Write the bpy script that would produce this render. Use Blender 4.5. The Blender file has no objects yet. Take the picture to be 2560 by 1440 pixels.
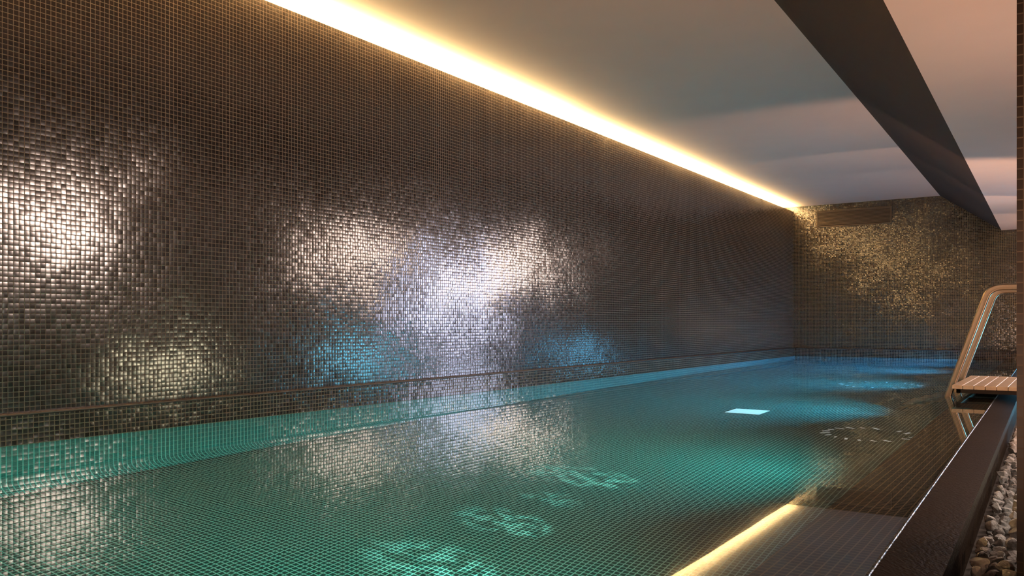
import bpy, bmesh, math, random
from mathutils import Vector, noise
random.seed(4)
S=bpy.context.scene
S.view_settings.view_transform='Standard'
S.view_settings.look='None'
S.view_settings.exposure=0.0
COL=S.collection
W=4.19; YF=15.23; YB=-1.2; SK=-0.021
def sx(x0,y): return x0+SK*y

# ------------------------------------------------ helpers
def link(o): COL.objects.link(o); return o
def mesh_obj(name,verts,faces,mat=None,smooth=False):
    me=bpy.data.meshes.new(name); me.from_pydata(verts,[],faces); me.update()
    bm=bmesh.new(); bm.from_mesh(me); bmesh.ops.recalc_face_normals(bm,faces=bm.faces); bm.to_mesh(me); bm.free()
    if smooth:
        for p in me.polygons: p.use_smooth=True
    o=bpy.data.objects.new(name,me)
    if mat:
        for m in (mat if isinstance(mat,list) else [mat]): me.materials.append(m)
    return link(o)
def box(name,x0,x1,y0,y1,z0,z1,mat,bevel=0):
    v=[(x,y,z) for z in (z0,z1) for y in (y0,y1) for x in (x0,x1)]
    f=[(0,1,3,2),(4,5,7,6),(0,1,5,4),(2,3,7,6),(0,2,6,4),(1,3,7,5)]
    o=mesh_obj(name,v,f,mat)
    if bevel:
        b=o.modifiers.new('b','BEVEL'); b.width=bevel; b.segments=3
    return o
def prism(name,prof,y0,y1,mat,skew=True,seg=1):
    n=len(prof); v=[]; f=[]
    for k in range(seg+1):
        y=y0+(y1-y0)*k/seg
        for (x,z) in prof: v.append((sx(x,y) if skew else x,y,z))
    for k in range(seg):
        for i in range(n):
            j=(i+1)%n
            f.append((k*n+i,k*n+j,(k+1)*n+j,(k+1)*n+i))
    f.append(tuple(range(n))); f.append(tuple(seg*n+i for i in range(n)))
    return mesh_obj(name,v,f,mat)
def struct(o): o["kind"]="structure"; return o
def top(o,label,cat,group=None):
    o["label"]=label; o["category"]=cat
    if group: o["group"]=group
    return o
def child(o,p): o.parent=p; return o

class NT:
    def __init__(s,name):
        s.m=bpy.data.materials.new(name); s.m.use_nodes=True; s.t=s.m.node_tree
        s.b=s.t.nodes['Principled BSDF']
    def n(s,typ,**k):
        x=s.t.nodes.new(typ)
        for a,b in k.items(): setattr(x,a,b)
        return x
    def l(s,a,b): s.t.links.new(a,b)
    def math(s,op,a,b=None,c=None):
        x=s.n('ShaderNodeMath',operation=op)
        for i,q in enumerate((a,b,c)):
            if q is None: continue
            if isinstance(q,(int,float)): x.inputs[i].default_value=q
            else: s.l(q,x.inputs[i])
        return x.outputs[0]
    def vscale(s,vec,f):
        x=s.n('ShaderNodeVectorMath',operation='SCALE'); x.inputs[0].default_value=vec; s.l(f,x.inputs[3]); return x.outputs[0]
    def vadd(s,a,b):
        x=s.n('ShaderNodeVectorMath',operation='ADD')
        for i,q in enumerate((a,b)):
            if isinstance(q,tuple): x.inputs[i].default_value=q
            else: s.l(q,x.inputs[i])
        return x.outputs[0]
def simple(name,col,rough=.5,metal=0,noise_amt=.15,scale=8,bump=0,spec=.5):
    t=NT(name); b=t.b
    g=t.n('ShaderNodeNewGeometry'); nz=t.n('ShaderNodeTexNoise'); nz.inputs['Scale'].default_value=scale; nz.inputs['Detail'].default_value=5
    t.l(g.outputs['Position'],nz.inputs['Vector'])
    mx=t.n('ShaderNodeMix',data_type='RGBA'); 
    mx.inputs['A'].default_value=[c*(1-noise_amt) for c in col]+[1]; mx.inputs['B'].default_value=[min(1,c*(1+noise_amt)) for c in col]+[1]
    t.l(nz.outputs[0],mx.inputs['Factor']); t.l(mx.outputs['Result'],b.inputs['Base Color'])
    b.inputs['Roughness'].default_value=rough; b.inputs['Metallic'].default_value=metal; b.inputs['Specular IOR Level'].default_value=spec
    if bump:
        bp=t.n('ShaderNodeBump'); bp.inputs['Strength'].default_value=bump; bp.inputs['Distance'].default_value=.01
        t.l(nz.outputs[0],bp.inputs['Height']); t.l(bp.outputs[0],b.inputs['Normal'])
    return t.m
def tile(name,ax,nrm,tcol,gcol,tilt=.042,pillow=.07,wav=.09,rough=.165,pitch=.025,half=.44,spec=.82,var=.2,rvar=.04):
    t=NT(name); b=t.b
    g=t.n('ShaderNodeNewGeometry'); sp=t.n('ShaderNodeSeparateXYZ'); t.l(g.outputs['Position'],sp.inputs[0])
    e=[(1,0,0),(0,1,0),(0,0,1)]
    co=[t.math('DIVIDE',sp.outputs[a],pitch) for a in ax]
    fl=[t.math('FLOOR',c) for c in co]; fr=[t.math('SUBTRACT',t.math('FRACT',c),.5) for c in co]
    cb=t.n('ShaderNodeCombineXYZ'); t.l(fl[0],cb.inputs[0]); t.l(fl[1],cb.inputs[1])
    wn=t.n('ShaderNodeTexWhiteNoise',noise_dimensions='3D'); t.l(cb.outputs[0],wn.inputs['Vector'])
    sc=t.n('ShaderNodeSeparateColor'); t.l(wn.outputs['Color'],sc.inputs[0])
    nz=t.n('ShaderNodeTexNoise'); nz.inputs['Scale'].default_value=2.2; nz.inputs['Detail'].default_value=5
    t.l(g.outputs['Position'],nz.inputs['Vector'])
    s2=t.n('ShaderNodeSeparateColor'); t.l(nz.outputs['Color'],s2.inputs[0])
    N=nrm
    for k in (0,1):
        a=t.math('MULTIPLY',t.math('SUBTRACT',sc.outputs[k],.5),tilt)
        a=t.math('ADD',a,t.math('MULTIPLY',fr[k],pillow))
        a=t.math('ADD',a,t.math('MULTIPLY',t.math('SUBTRACT',s2.outputs[k],.5),wav))
        N=t.vadd(N,t.vscale(e[ax[k]],a))
    nn=t.n('ShaderNodeVectorMath',operation='NORMALIZE'); t.l(N,nn.inputs[0])
    m=t.math('MULTIPLY',t.math('LESS_THAN',t.math('ABSOLUTE',fr[0]),half),t.math('LESS_THAN',t.math('ABSOLUTE',fr[1]),half))
    v=t.n('ShaderNodeMix',data_type='RGBA'); v.inputs['A'].default_value=[c*(1-var) for c in tcol]+[1]; v.inputs['B'].default_value=[c*(1+var) for c in tcol]+[1]
    t.l(sc.outputs[2],v.inputs['Factor'])
    mx=t.n('ShaderNodeMix',data_type='RGBA'); mx.inputs['A'].default_value=list(gcol)+[1]; t.l(v.outputs['Result'],mx.inputs['B']); t.l(m,mx.inputs['Factor'])
    t.l(mx.outputs['Result'],b.inputs['Base Color'])
    rr=t.math('MULTIPLY_ADD',sc.outputs[2],rvar,rough-rvar/2-.75)
    t.l(t.math('MULTIPLY_ADD',m,rr,.75),b.inputs['Roughness'])
    t.l(t.math('MULTIPLY_ADD',m,spec-.15,.15),b.inputs['Specular IOR Level'])
    t.l(nn.outputs[0],b.inputs['Normal'])
    return t.m

DT=(.016,.0112,.009); GR=(.15,.112,.08)
M_left=tile('mosaic_wall_facing_pool',(1,2),(1,0,0),DT,GR)
M_far=tile('mosaic_end_wall',(0,2),(0,-1,0),(.02,.015,.009),(.15,.11,.065),tilt=.09,wav=.16,rough=.2,spec=1.0)
M_floor=tile('mosaic_pool_floor',(0,1),(0,0,1),(.028,.042,.040),(.38,.48,.45),tilt=.05,pillow=.03,wav=.03,rough=.3,half=.40,spec=.3)
M_pw=tile('mosaic_pool_side',(1,2),(1,0,0),(.055,.07,.066),(.36,.44,.42),tilt=.05,pillow=.03,wav=.02,rough=.35,half=.40,spec=.2)
M_pwf=tile('mosaic_pool_end',(0,2),(0,-1,0),(.06,.07,.07),(.4,.45,.4),tilt=.05,pillow=.03,wav=.02,rough=.35,half=.40,spec=.2)
M_band=tile('mosaic_ledge_band',(1,2),(1,0,0),(.02,.013,.010),(.18,.125,.08),tilt=.06,half=.42,spec=.5)
M_bandf=tile('mosaic_ledge_band_end',(0,2),(0,-1,0),(.02,.013,.010),(.18,.125,.08),tilt=.06,half=.42,spec=.5)
M_col=tile('mosaic_column',(0,2),(0,-1,0),(.012,.009,.007),(.032,.024,.017),tilt=.06,pillow=.04,wav=.02,rough=.5,spec=.1)
M_crest=tile('mosaic_weir',(0,1),(0,0,1),(.022,.016,.012),(.20,.13,.08),tilt=.05,pillow=.03,wav=.02,rough=.4,half=.42,spec=.3)
M_ceil=simple('ceiling_paint',(.66,.455,.35),.85,0,.04,3)
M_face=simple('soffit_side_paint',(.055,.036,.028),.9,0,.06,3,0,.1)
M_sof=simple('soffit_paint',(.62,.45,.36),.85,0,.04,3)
M_plaster=simple('plaster',(.22,.16,.12),.8,0,.1,3)
M_black=simple('wet_black_stone',(.018,.012,.008),.42,0,.5,90,.35,.015)
M_black.node_tree.nodes['Principled BSDF'].inputs['Specular Tint'].default_value=(.42,.30,.20,1)
M_lip=simple('wet_glint_lip',(.03,.025,.022),.14,0,.4,45,.8,1.0)
M_trim=simple('dark_metal_trim',(.05,.036,.026),.45,.5,.2,20)
M_steel=simple('brushed_steel',(.42,.34,.25),.33,1,.08,60)
M_wood=simple('teak',(.64,.46,.29),.45,0,.3,14,.1)
M_vent=simple('vent_metal',(.13,.095,.06),.5,.3,.1,10)
M_dark=simple('duct_dark',(.04,.03,.02),.9)
M_stone=simple('slate_gravel',(.30,.29,.28),.8,0,.7,45,.9,.2)
M_deck=simple('dark_gutter_floor',(.03,.025,.02),.7,0,.3,20)
M_slot=simple('slot_white_plastic_glow',(.8,.85,.87),.4,0,.02,10)
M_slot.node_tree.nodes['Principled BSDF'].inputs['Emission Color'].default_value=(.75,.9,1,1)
M_slot.node_tree.nodes['Principled BSDF'].inputs['Emission Strength'].default_value=.35  # glow added to plain plastic so the slots read bright; not lamps
M_white=simple('white_plastic_glow',(.9,.95,.97),.4,0,.02,10)
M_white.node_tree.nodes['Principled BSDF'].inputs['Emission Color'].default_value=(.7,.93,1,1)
M_white.node_tree.nodes['Principled BSDF'].inputs['Emission Strength'].default_value=.8  # drain cover brightness put in as emission; the cover is no lamp

# water
t=NT('pool_water'); t.t.nodes.remove(t.b)
gl=t.n('ShaderNodeBsdfGlass'); gl.inputs['IOR'].default_value=1.33; gl.inputs['Roughness'].default_value=0; gl.inputs['Color'].default_value=(.95,1,.99,1)
g=t.n('ShaderNodeNewGeometry'); nz=t.n('ShaderNodeTexNoise'); nz.inputs['Scale'].default_value=1.3; nz.inputs['Detail'].default_value=1
t.l(g.outputs['Position'],nz.inputs['Vector']); bp=t.n('ShaderNodeBump'); bp.inputs['Strength'].default_value=.03; bp.inputs['Distance'].default_value=.02
t.l(nz.outputs[0],bp.inputs['Height']); t.l(bp.outputs[0],gl.inputs['Normal'])
t.l(gl.outputs[0],t.t.nodes['Material Output'].inputs['Surface']); M_water=t.m

# ------------------------------------------------ room shell
struct(box('wall_left',-4.45,-W,YB,YF,-1.2,2.6,M_left))
struct(box('wall_left.001',-4.60,-4.45,YB,YF,-1.2,2.68,M_ceil))
struct(box('trim_1',-W,-W+.035,YB,YF,-1.2,.138,[M_band]))
struct(box('trim_2',-W,-W+.042,YB,YF,.138,.150,M_trim,.004))
struct(box('trim_3',-W+.035,1.9,YF-.05,YF,-1.2,.138,[M_bandf]))
struct(box('trim_4',-W+.042,1.9,YF-.057,YF,.138,.150,M_trim,.004))
struct(box('wall_far',-4.6,1.95,YF,YF+.2,-1.2,2.68,M_far))
struct(box('wall_back',-4.6,1.95,YB-.2,YB,-1.2,2.68,M_plaster))
struct(box('wall_right',1.95,2.1,YB-.2,YF+.2,-1.2,2.68,M_plaster))
struct(box('ceiling',-4.6,2.1,YB-.2,YF+.2,2.68,2.8,M_ceil))
struct(box('wall_left.002',-W+.035,-W+.04,YB,YF-.05,-1.2,-.004,M_pw))
struct(box('wall_far.001',-W+.04,sx(-.585,YF),YF-.055,YF-.05,-1.2,-.03,M_pwf))
struct(box('floor',-4.6,-.2,YB,YF,-1.35,-1.2,M_floor))
# rounded tiled cove between pool wall and floor: upper part keeps the wall grid
xw=-W+.04; R=.26
prof=[(xw,-1.2)]+[(xw+R-R*math.cos(a),-1.2+R-R*math.sin(a)) for a in [math.pi/2*i/12 for i in range(13)]]
cove=struct(prism('trim_7',prof,YB,YF-.056,[M_floor,M_pw],skew=False))
for p in cove.data.polygons:
    if p.normal.x>.72: p.material_index=1
struct(prism('wall_right.001',[(-.585,-1.2),(-.585,-.02),(-.35,-.02),(-.35,-1.2)],YB,YF-.06,M_crest))
struct(prism('trim_5',[(-.338,-1.2),(-.338,.008),(-.210,-.018),(-.207,-.05),(-.207,-1.2)],YB,YF-.06,M_black))
struct(prism('trim_6',[(-.350,-1.2),(-.350,.004),(-.347,.010),(-.341,.010),(-.338,.006),(-.338,-1.2)],YB,YF-.06,M_lip))  # narrow glossy strip added so the coping's inner edge glints
o=prism('floor.001',[(-.207,-1.2),(-.207,-.15),(2.6,-.15),(2.6,-1.2)],YB,YF,M_deck); struct(o)
def sof(y):
    return [(-1.50-.021*y,y,2.68),(-.64-.0205*y,y,2.06),(1.95,y,2.06),(1.95,y,2.68)]
v=sof(YB)+sof(YF); f=[(0,1,5,4),(1,2,6,5),(2,3,7,6),(3,0,4,7),(0,1,2,3),(4,5,6,7)]
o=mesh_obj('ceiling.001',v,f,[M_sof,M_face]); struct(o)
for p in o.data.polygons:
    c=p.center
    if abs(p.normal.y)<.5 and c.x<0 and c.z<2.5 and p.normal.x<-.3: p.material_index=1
struct(box('wall_right.002',-.115,.30,2.35,2.75,-.15,2.06,M_col))
vv=[(-W+.04,YB,0),(sx(-.35,YB),YB,0),(sx(-.35,YF-.056),YF-.056,0),(-W+.04,YF-.056,0)]
water=mesh_obj('pool_water',vv,[(0,1,2,3)],M_water)
if water.data.polygons[0].normal.z<0: water.data.flip_normals()
top(water,"calm clear teal pool water filling the tiled basin","water")

# ------------------------------------------------ vent
vent=bpy.data.objects.new('air_vent',None); link(vent); vent.location=(-3.165,YF,2.42)
top(vent,"dark rectangular ventilation grille high on the mosaic end wall","vent")
def vb(name,x0,x1,y0,y1,z0,z1,m,b=0):
    o=box(name,x0+3.165,x1+3.165,y0-YF,y1-YF,z0-2.42,z1-2.42,m,b); return child(o,vent)
X0,X1,Z0,Z1=-3.78,-2.55,2.28,2.57
vb('back_plate',X0,X1,YF-.006,YF-.001,Z0,Z1,M_dark)
def addbox(V,F,x0,x1,y0,y1,z0,z1):
    s=len(V); V+= [(x,y,z) for z in (z0,z1) for y in (y0,y1) for x in (x0,x1)]
    F+=[tuple(s+i for i in q) for q in [(0,1,3,2),(4,5,7,6),(0,1,5,4),(2,3,7,6),(0,2,6,4),(1,3,7,5)]]
fv=[];ff=[]
for a in [(X0,X1,Z0,Z0+.02),(X0,X1,Z1-.02,Z1),(X0,X0+.02,Z0+.02,Z1-.02),(X1-.02,X1,Z0+.02,Z1-.02)]:
    addbox(fv,ff,a[0]+3.165,a[1]+3.165,-.03,-.006,a[2]-2.42,a[3]-2.42)
child(mesh_obj('frame',fv,ff,M_vent),vent)
fv=[];ff=[]
k=Z0+.035
while k<Z1-.03:
    addbox(fv,ff,X0+.02+3.165,X1-.02+3.165,-.022,-.007,k-2.42,k+.012-2.42); k+=.022
child(mesh_obj('louvre',fv,ff,M_vent),vent)

# ------------------------------------------------ floor drain + inlet rings
dr=box('drain_cover',-.14,.14,-.14,.14,0,.012,M_white,.003); dr.location=(-2.20,6.67,-1.2)
top(dr,"white square drain cover set on the pool floor","drain cover")
def ring(name,c,R,n,label):
    e=bpy.data.objects.new(name,None); e.location=(c[0],c[1],-1.2); link(e); top(e,label,"floor inlet","round inlets on the pool floor")
    N=48; r1=R*1.12
    V=[(r1*math.cos(2*math.pi*i/N),r1*math.sin(2*math.pi*i/N),z) for z in (0.0,.006) for i in range(N)]
    F=[tuple(range(N)),tuple(range(N,2*N))]+[(i,(i+1)%N,N+(i+1)%N,N+i) for i in range(N)]
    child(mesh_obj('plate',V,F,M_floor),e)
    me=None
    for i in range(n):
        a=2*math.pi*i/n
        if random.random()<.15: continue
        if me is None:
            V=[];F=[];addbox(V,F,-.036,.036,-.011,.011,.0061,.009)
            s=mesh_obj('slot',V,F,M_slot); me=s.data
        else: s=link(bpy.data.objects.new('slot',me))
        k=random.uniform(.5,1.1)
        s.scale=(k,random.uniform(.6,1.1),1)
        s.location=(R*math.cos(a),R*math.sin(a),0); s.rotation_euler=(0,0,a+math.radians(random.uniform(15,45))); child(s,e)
ring('floor_inlet',(-1.145,5.95),.27,20,"round floor inlet with a ring of bright slots, mid pool")
ring('floor_inlet',(-1.76,9.79),.40,24,"larger round floor inlet with bright slots near the pool steps")

# ------------------------------------------------ ladder / steps
def fillet(P,r,n=8):
    out=[P[0]]
    for a,b,c in zip(P,P[1:],P[2:]):
        a,b,c=Vector(a),Vector(b),Vector(c); d1=(a-b).normalized(); d2=(c-b).normalized()
        p,q=b+d1*r,b+d2*r
        for i in range(n+1):
            s=i/n; out.append(tuple((1-s)**2*p+2*s*(1-s)*b+s*s*q))
    out.append(P[-1]); return out
def rail(name,pts,wd,th,mat,parent):
    pts=[Vector(p) for p in pts]; V=[];F=[]
    prof=[]
    M=20
    for i in range(M):
        a=2*math.pi*i/M; c,s=math.cos(a),math.sin(a)
        u=(abs(c)**.55)*(1 if c>0 else -1)*wd/2; w=(abs(s)**.55)*(1 if s>0 else -1)*th/2
        if abs(u)<wd*.14: w*=.72
        prof.append((u,w))
    for i,p in enumerate(pts):
        d=(pts[min(i+1,len(pts)-1)]-pts[max(i-1,0)]).normalized()
        n=Vector((-d.z,0,d.x))
        for u,w in prof: V.append(tuple(p+n*u+Vector((0,1,0))*w))
    for k in range(len(pts)-1):
        for i in range(M):
            j=(i+1)%M; F.append((k*M+i,k*M+j,(k+1)*M+j,(k+1)*M+i))
    F.append(tuple(range(M))); F.append(tuple((len(pts)-1)*M+i for i in range(M)))
    return child(mesh_obj(name,V,F,mat,True),parent)
LB=Vector((-.45,7.9,0))
lad=bpy.data.objects.new('pool_ladder',None); lad.location=LB; link(lad)
top(lad,"steel pool ladder with curved handrails and a teak step","ladder")
def L(x,y,z): return (x-LB.x,y-LB.y,z-LB.z)
for yr in (7.45,8.05):
    P=[L(-1.20,yr,-1.18),L(-.835,yr,0),L(-.545,yr,.86),L(-.02,yr,.86),L(.02,yr,-.145)]
    rail('handrail',fillet(P,.085),.052,.04,M_steel,lad)
V=[];F=[]
x=-.78
while x<-.22:
    addbox(V,F,x-LB.x,x+.072-LB.x,7.20-LB.y,8.62-LB.y,.075,.105); x+=.075
o=mesh_obj('tread',V,F,M_wood); b=o.modifiers.new('b','BEVEL'); b.width=.003; child(o,lad); o["label"]="slatted teak tread"
V=[];F=[]
for yy in (7.3,7.9,8.5):
    addbox(V,F,-.76-LB.x,-.24-LB.x,yy-LB.y,yy+.04-LB.y,.040,.075)
addbox(V,F,-.76-LB.x,-.73-LB.x,7.3-LB.y,8.54-LB.y,.036,.073)
child(mesh_obj('bracket',V,F,M_trim),lad)
for i,(xx,zz) in enumerate([(-.93,-.25),(-1.02,-.55),(-1.11,-.85)]):
    V=[];F=[]
    addbox(V,F,xx-.06-LB.x,xx+.12-LB.x,7.45-LB.y,8.05-LB.y,zz-.02,zz+.015)
    child(mesh_obj('underwater_tread',V,F,M_steel),lad)

# ------------------------------------------------ gravel
shapes=[]
for k in range(14):
    bm=bmesh.new(); bmesh.ops.create_icosphere(bm,subdivisions=3,radius=1)
    off=Vector((k*7.3,k*3.1,0))
    sxx,sy,sz=random.uniform(.8,1.2),random.uniform(.6,.92),random.uniform(.4,.7)
    for vtx in bm.verts:
        n=noise.noise(vtx.co*1.1+off)*.45+noise.noise(vtx.co*2.9+off)*.22
        c=vtx.co*(1+n)
        vtx.co=Vector((c.x*sxx,c.y*sy,c.z*sz))*.033
    for _ in range(12):
        d=Vector((random.uniform(-1,1),random.uniform(-1,1),random.uniform(-.6,1))).normalized()
        lim=random.uniform(.014,.022)
        for vtx in bm.verts:
            h=vtx.co.dot(d)
            if h>lim: vtx.co-=d*(h-lim)
    for vtx in bm.verts: vtx.co*=1+.05*noise.noise(vtx.co*160+off)
    me=bpy.data.meshes.new('gravel_stone'); bm.to_mesh(me); bm.free(); me.materials.append(M_stone); shapes.append(me)
cnt=0; y=2.0
while y<6.8 and cnt<294:
    for lay in (0,1,2):
        for x0 in ((-.160,-.093,-.026),(-.127,-.058),(-.158,-.088))[lay]:
            if lay==2 and random.random()<.25: continue
            s=link(bpy.data.objects.new('gravel_stone',random.choice(shapes)))
            s.location=(sx(x0,y)+random.uniform(-.005,.005),y+random.uniform(-.006,.006)+lay*.035,-.130+lay*.034)
            s.rotation_euler=(random.uniform(-.7,.7),random.uniform(-.7,.7),random.uniform(0,6.3))
            k=random.uniform(.68,.98); s.scale=(k,k,k)
            top(s,"rough grey slate stone in the gravel gutter beside the pool","stone","grey stones filling the gutter")
            cnt+=1
    y+=.074 if y<4 else .10

# ------------------------------------------------ lights
def area(name,loc,aim,sx_,sy_,power,col,spread=180):
    l=bpy.data.lights.new(name,'AREA'); l.shape='RECTANGLE'; l.size=sx_; l.size_y=sy_; l.energy=power; l.color=col; l.spread=math.radians(spread)
    o=bpy.data.objects.new(name,l); link(o); o.location=loc
    d=(Vector(aim)-Vector(loc)); o.rotation_euler=d.to_track_quat('-Z','Y').to_euler(); return o
def spot(name,loc,aim,power,col,ang,blend=.15,size=.05,gobo=0):
    l=bpy.data.lights.new(name,'SPOT'); l.energy=power; l.color=col; l.spot_size=math.radians(ang); l.spot_blend=blend; l.shadow_soft_size=size
    o=bpy.data.objects.new(name,l); link(o); o.location=loc
    d=(Vector(aim)-Vector(loc)); o.rotation_euler=d.to_track_quat('-Z','Y').to_euler()
    if gobo:
        l.use_nodes=True; nt=l.node_tree; em=nt.nodes['Emission']
        tc=nt.nodes.new('ShaderNodeTexCoord'); nz=nt.nodes.new('ShaderNodeTexNoise'); nz.inputs['Scale'].default_value=gobo; nz.inputs['Detail'].default_value=3
        nt.links.new(tc.outputs['Normal'],nz.inputs['Vector'])
        mr=nt.nodes.new('ShaderNodeMapRange'); mr.inputs[1].default_value=.45; mr.inputs[2].default_value=.57; mr.inputs[3].default_value=0; mr.inputs[4].default_value=1.6
        nt.links.new(nz.outputs[0],mr.inputs[0]); nt.links.new(mr.outputs[0],em.inputs['Strength'])
    return o
for k in range(4):
    y0=YB+.05+k*(YF-YB-.1)/4; y1=YB+.05+(k+1)*(YF-YB-.1)/4
    o=area('cove_light',(-4.235,(y0+y1)/2,2.603),(-4.235,(y0+y1)/2,3),.05,y1-y0,(440,310,200,145)[k],(1,.82,.40))
    o.rotation_euler=(math.pi,0,0)
warm=(1,.74,.62)
area('room_lamp',(1.8,5.03,1.75),(-4.19,2.07,1.08),.85,.65,102,warm)
area('room_lamp',(1.8,10.1,1.75),(-4.19,4.16,1.2),.85,.65,78,warm)
area('room_lamp',(1.4,14.4,1.75),(-4.19,6.2,1.1),.8,.6,66,warm)
area('doorway_light',(1.8,12.7,1.05),(-4.19,5.33,.75),1.1,1.6,50,(.70,.72,1),100)
area('low_lamp_glow',(1.0,6.2,-.02),(-4.19,2.77,.3),.4,.2,5,(1,.87,.58),110)
area('low_lamp_glow',(.5,9.05,.06),(-4.19,4.27,.3),.5,.25,6,(.15,.70,1),90)
area('low_lamp_glow',(-.5,14,.12),(-4.19,7.44,.3),.3,.15,.9,(.15,.6,1),90)  # added above the surface, stands in for glow of the pool lamps
area('gravel_fill',(.35,3.3,.5),(-.15,3.3,-.1),.1,1.2,4.5,(1,.88,.74))  # unseen fill light added to brighten the stones
# unseen upward spots placed for the ceiling's light bands and warm fill
spot('unseen_uplight',(-.42,8.6,.12),(-2.2,11.2,2.66),130,(1,.64,.46),105,.3)
spot('unseen_uplight',(-.46,11.0,.12),(-2.3,13.2,2.66),70,(1,.66,.46),84,.12)
spot('unseen_uplight',(.2,14.0,.12),(-1.5,15.2,2.66),60,(1,.66,.46),100,.2)
spot('unseen_uplight',(.6,4.5,.1),(.0,6.5,2.06),55,(1,.54,.36),150,.5)
spot('unseen_uplight',(-.1,1.0,.1),(-1.9,3.8,2.66),330,(1,.56,.37),106,.9,.2)  # fill added to warm the near ceiling, no fixture here
# underwater lamps
for y,c,p,az in [(-.6,(.02,1,.74),32,-1.0),(1.9,(.02,1,.76),32,-1.15),(4.45,(.02,.88,.84),30,-1.0),(7.05,(.02,.68,1),54,-.6),(9.7,(.02,.56,1),95,-.5),(12.4,(.02,.46,1),120,-.5),(14.4,(.02,.38,1),80,-.6)]:
    area('underwater_lamp',(sx(-.60,y),y,-.35),(sx(-.6,y)-2.5,y+.2,az),.18,.18,p,c,112)
spot('underwater_beam',(sx(-.60,4.4),4.4,-1.0),(-3.2,4.9,-1.3),24,(.25,1,.95),34,.5,.03)
spot('underwater_beam',(sx(-.60,6.95),6.95,-1.05),(-3.2,7.3,-1.3),75,(.06,.58,1),24,.5,.03)
spot('underwater_beam',(sx(-.60,12.2),12.2,-1.0),(-3.2,12.4,-1.3),100,(.06,.52,1),28,.5,.03)
for (x,y,a,p,gb) in [(-2.05,2.50,14,230,32),(-2.09,3.05,11,210,34),(-2.14,3.9,14,240,30),(-2.1,3.45,8,130,34),(-1.75,2.3,9,120,34)]:
    spot('floor_patch_spot',(sx(-.60,y),y-.1,-.15),(x,y,-1.2),p,(.3,1,.82),a,.7,.004,gb)  # added narrow spots imitating pale broken reflections on the pool floor

w=bpy.data.worlds.new('w'); S.world=w; w.use_nodes=True
w.node_tree.nodes['Background'].inputs[0].default_value=(.9,.75,.65,1); w.node_tree.nodes['Background'].inputs[1].default_value=.02

cam=bpy.data.cameras.new('cam'); co=bpy.data.objects.new('camera',cam); link(co)
co.location=(0,0,.575); co.rotation_euler=(math.radians(90),0,math.atan(1405/2077))
cam.sensor_width=36; cam.lens=36*2077/2560; cam.shift_y=90/2560; cam.clip_start=.02
S.camera=co
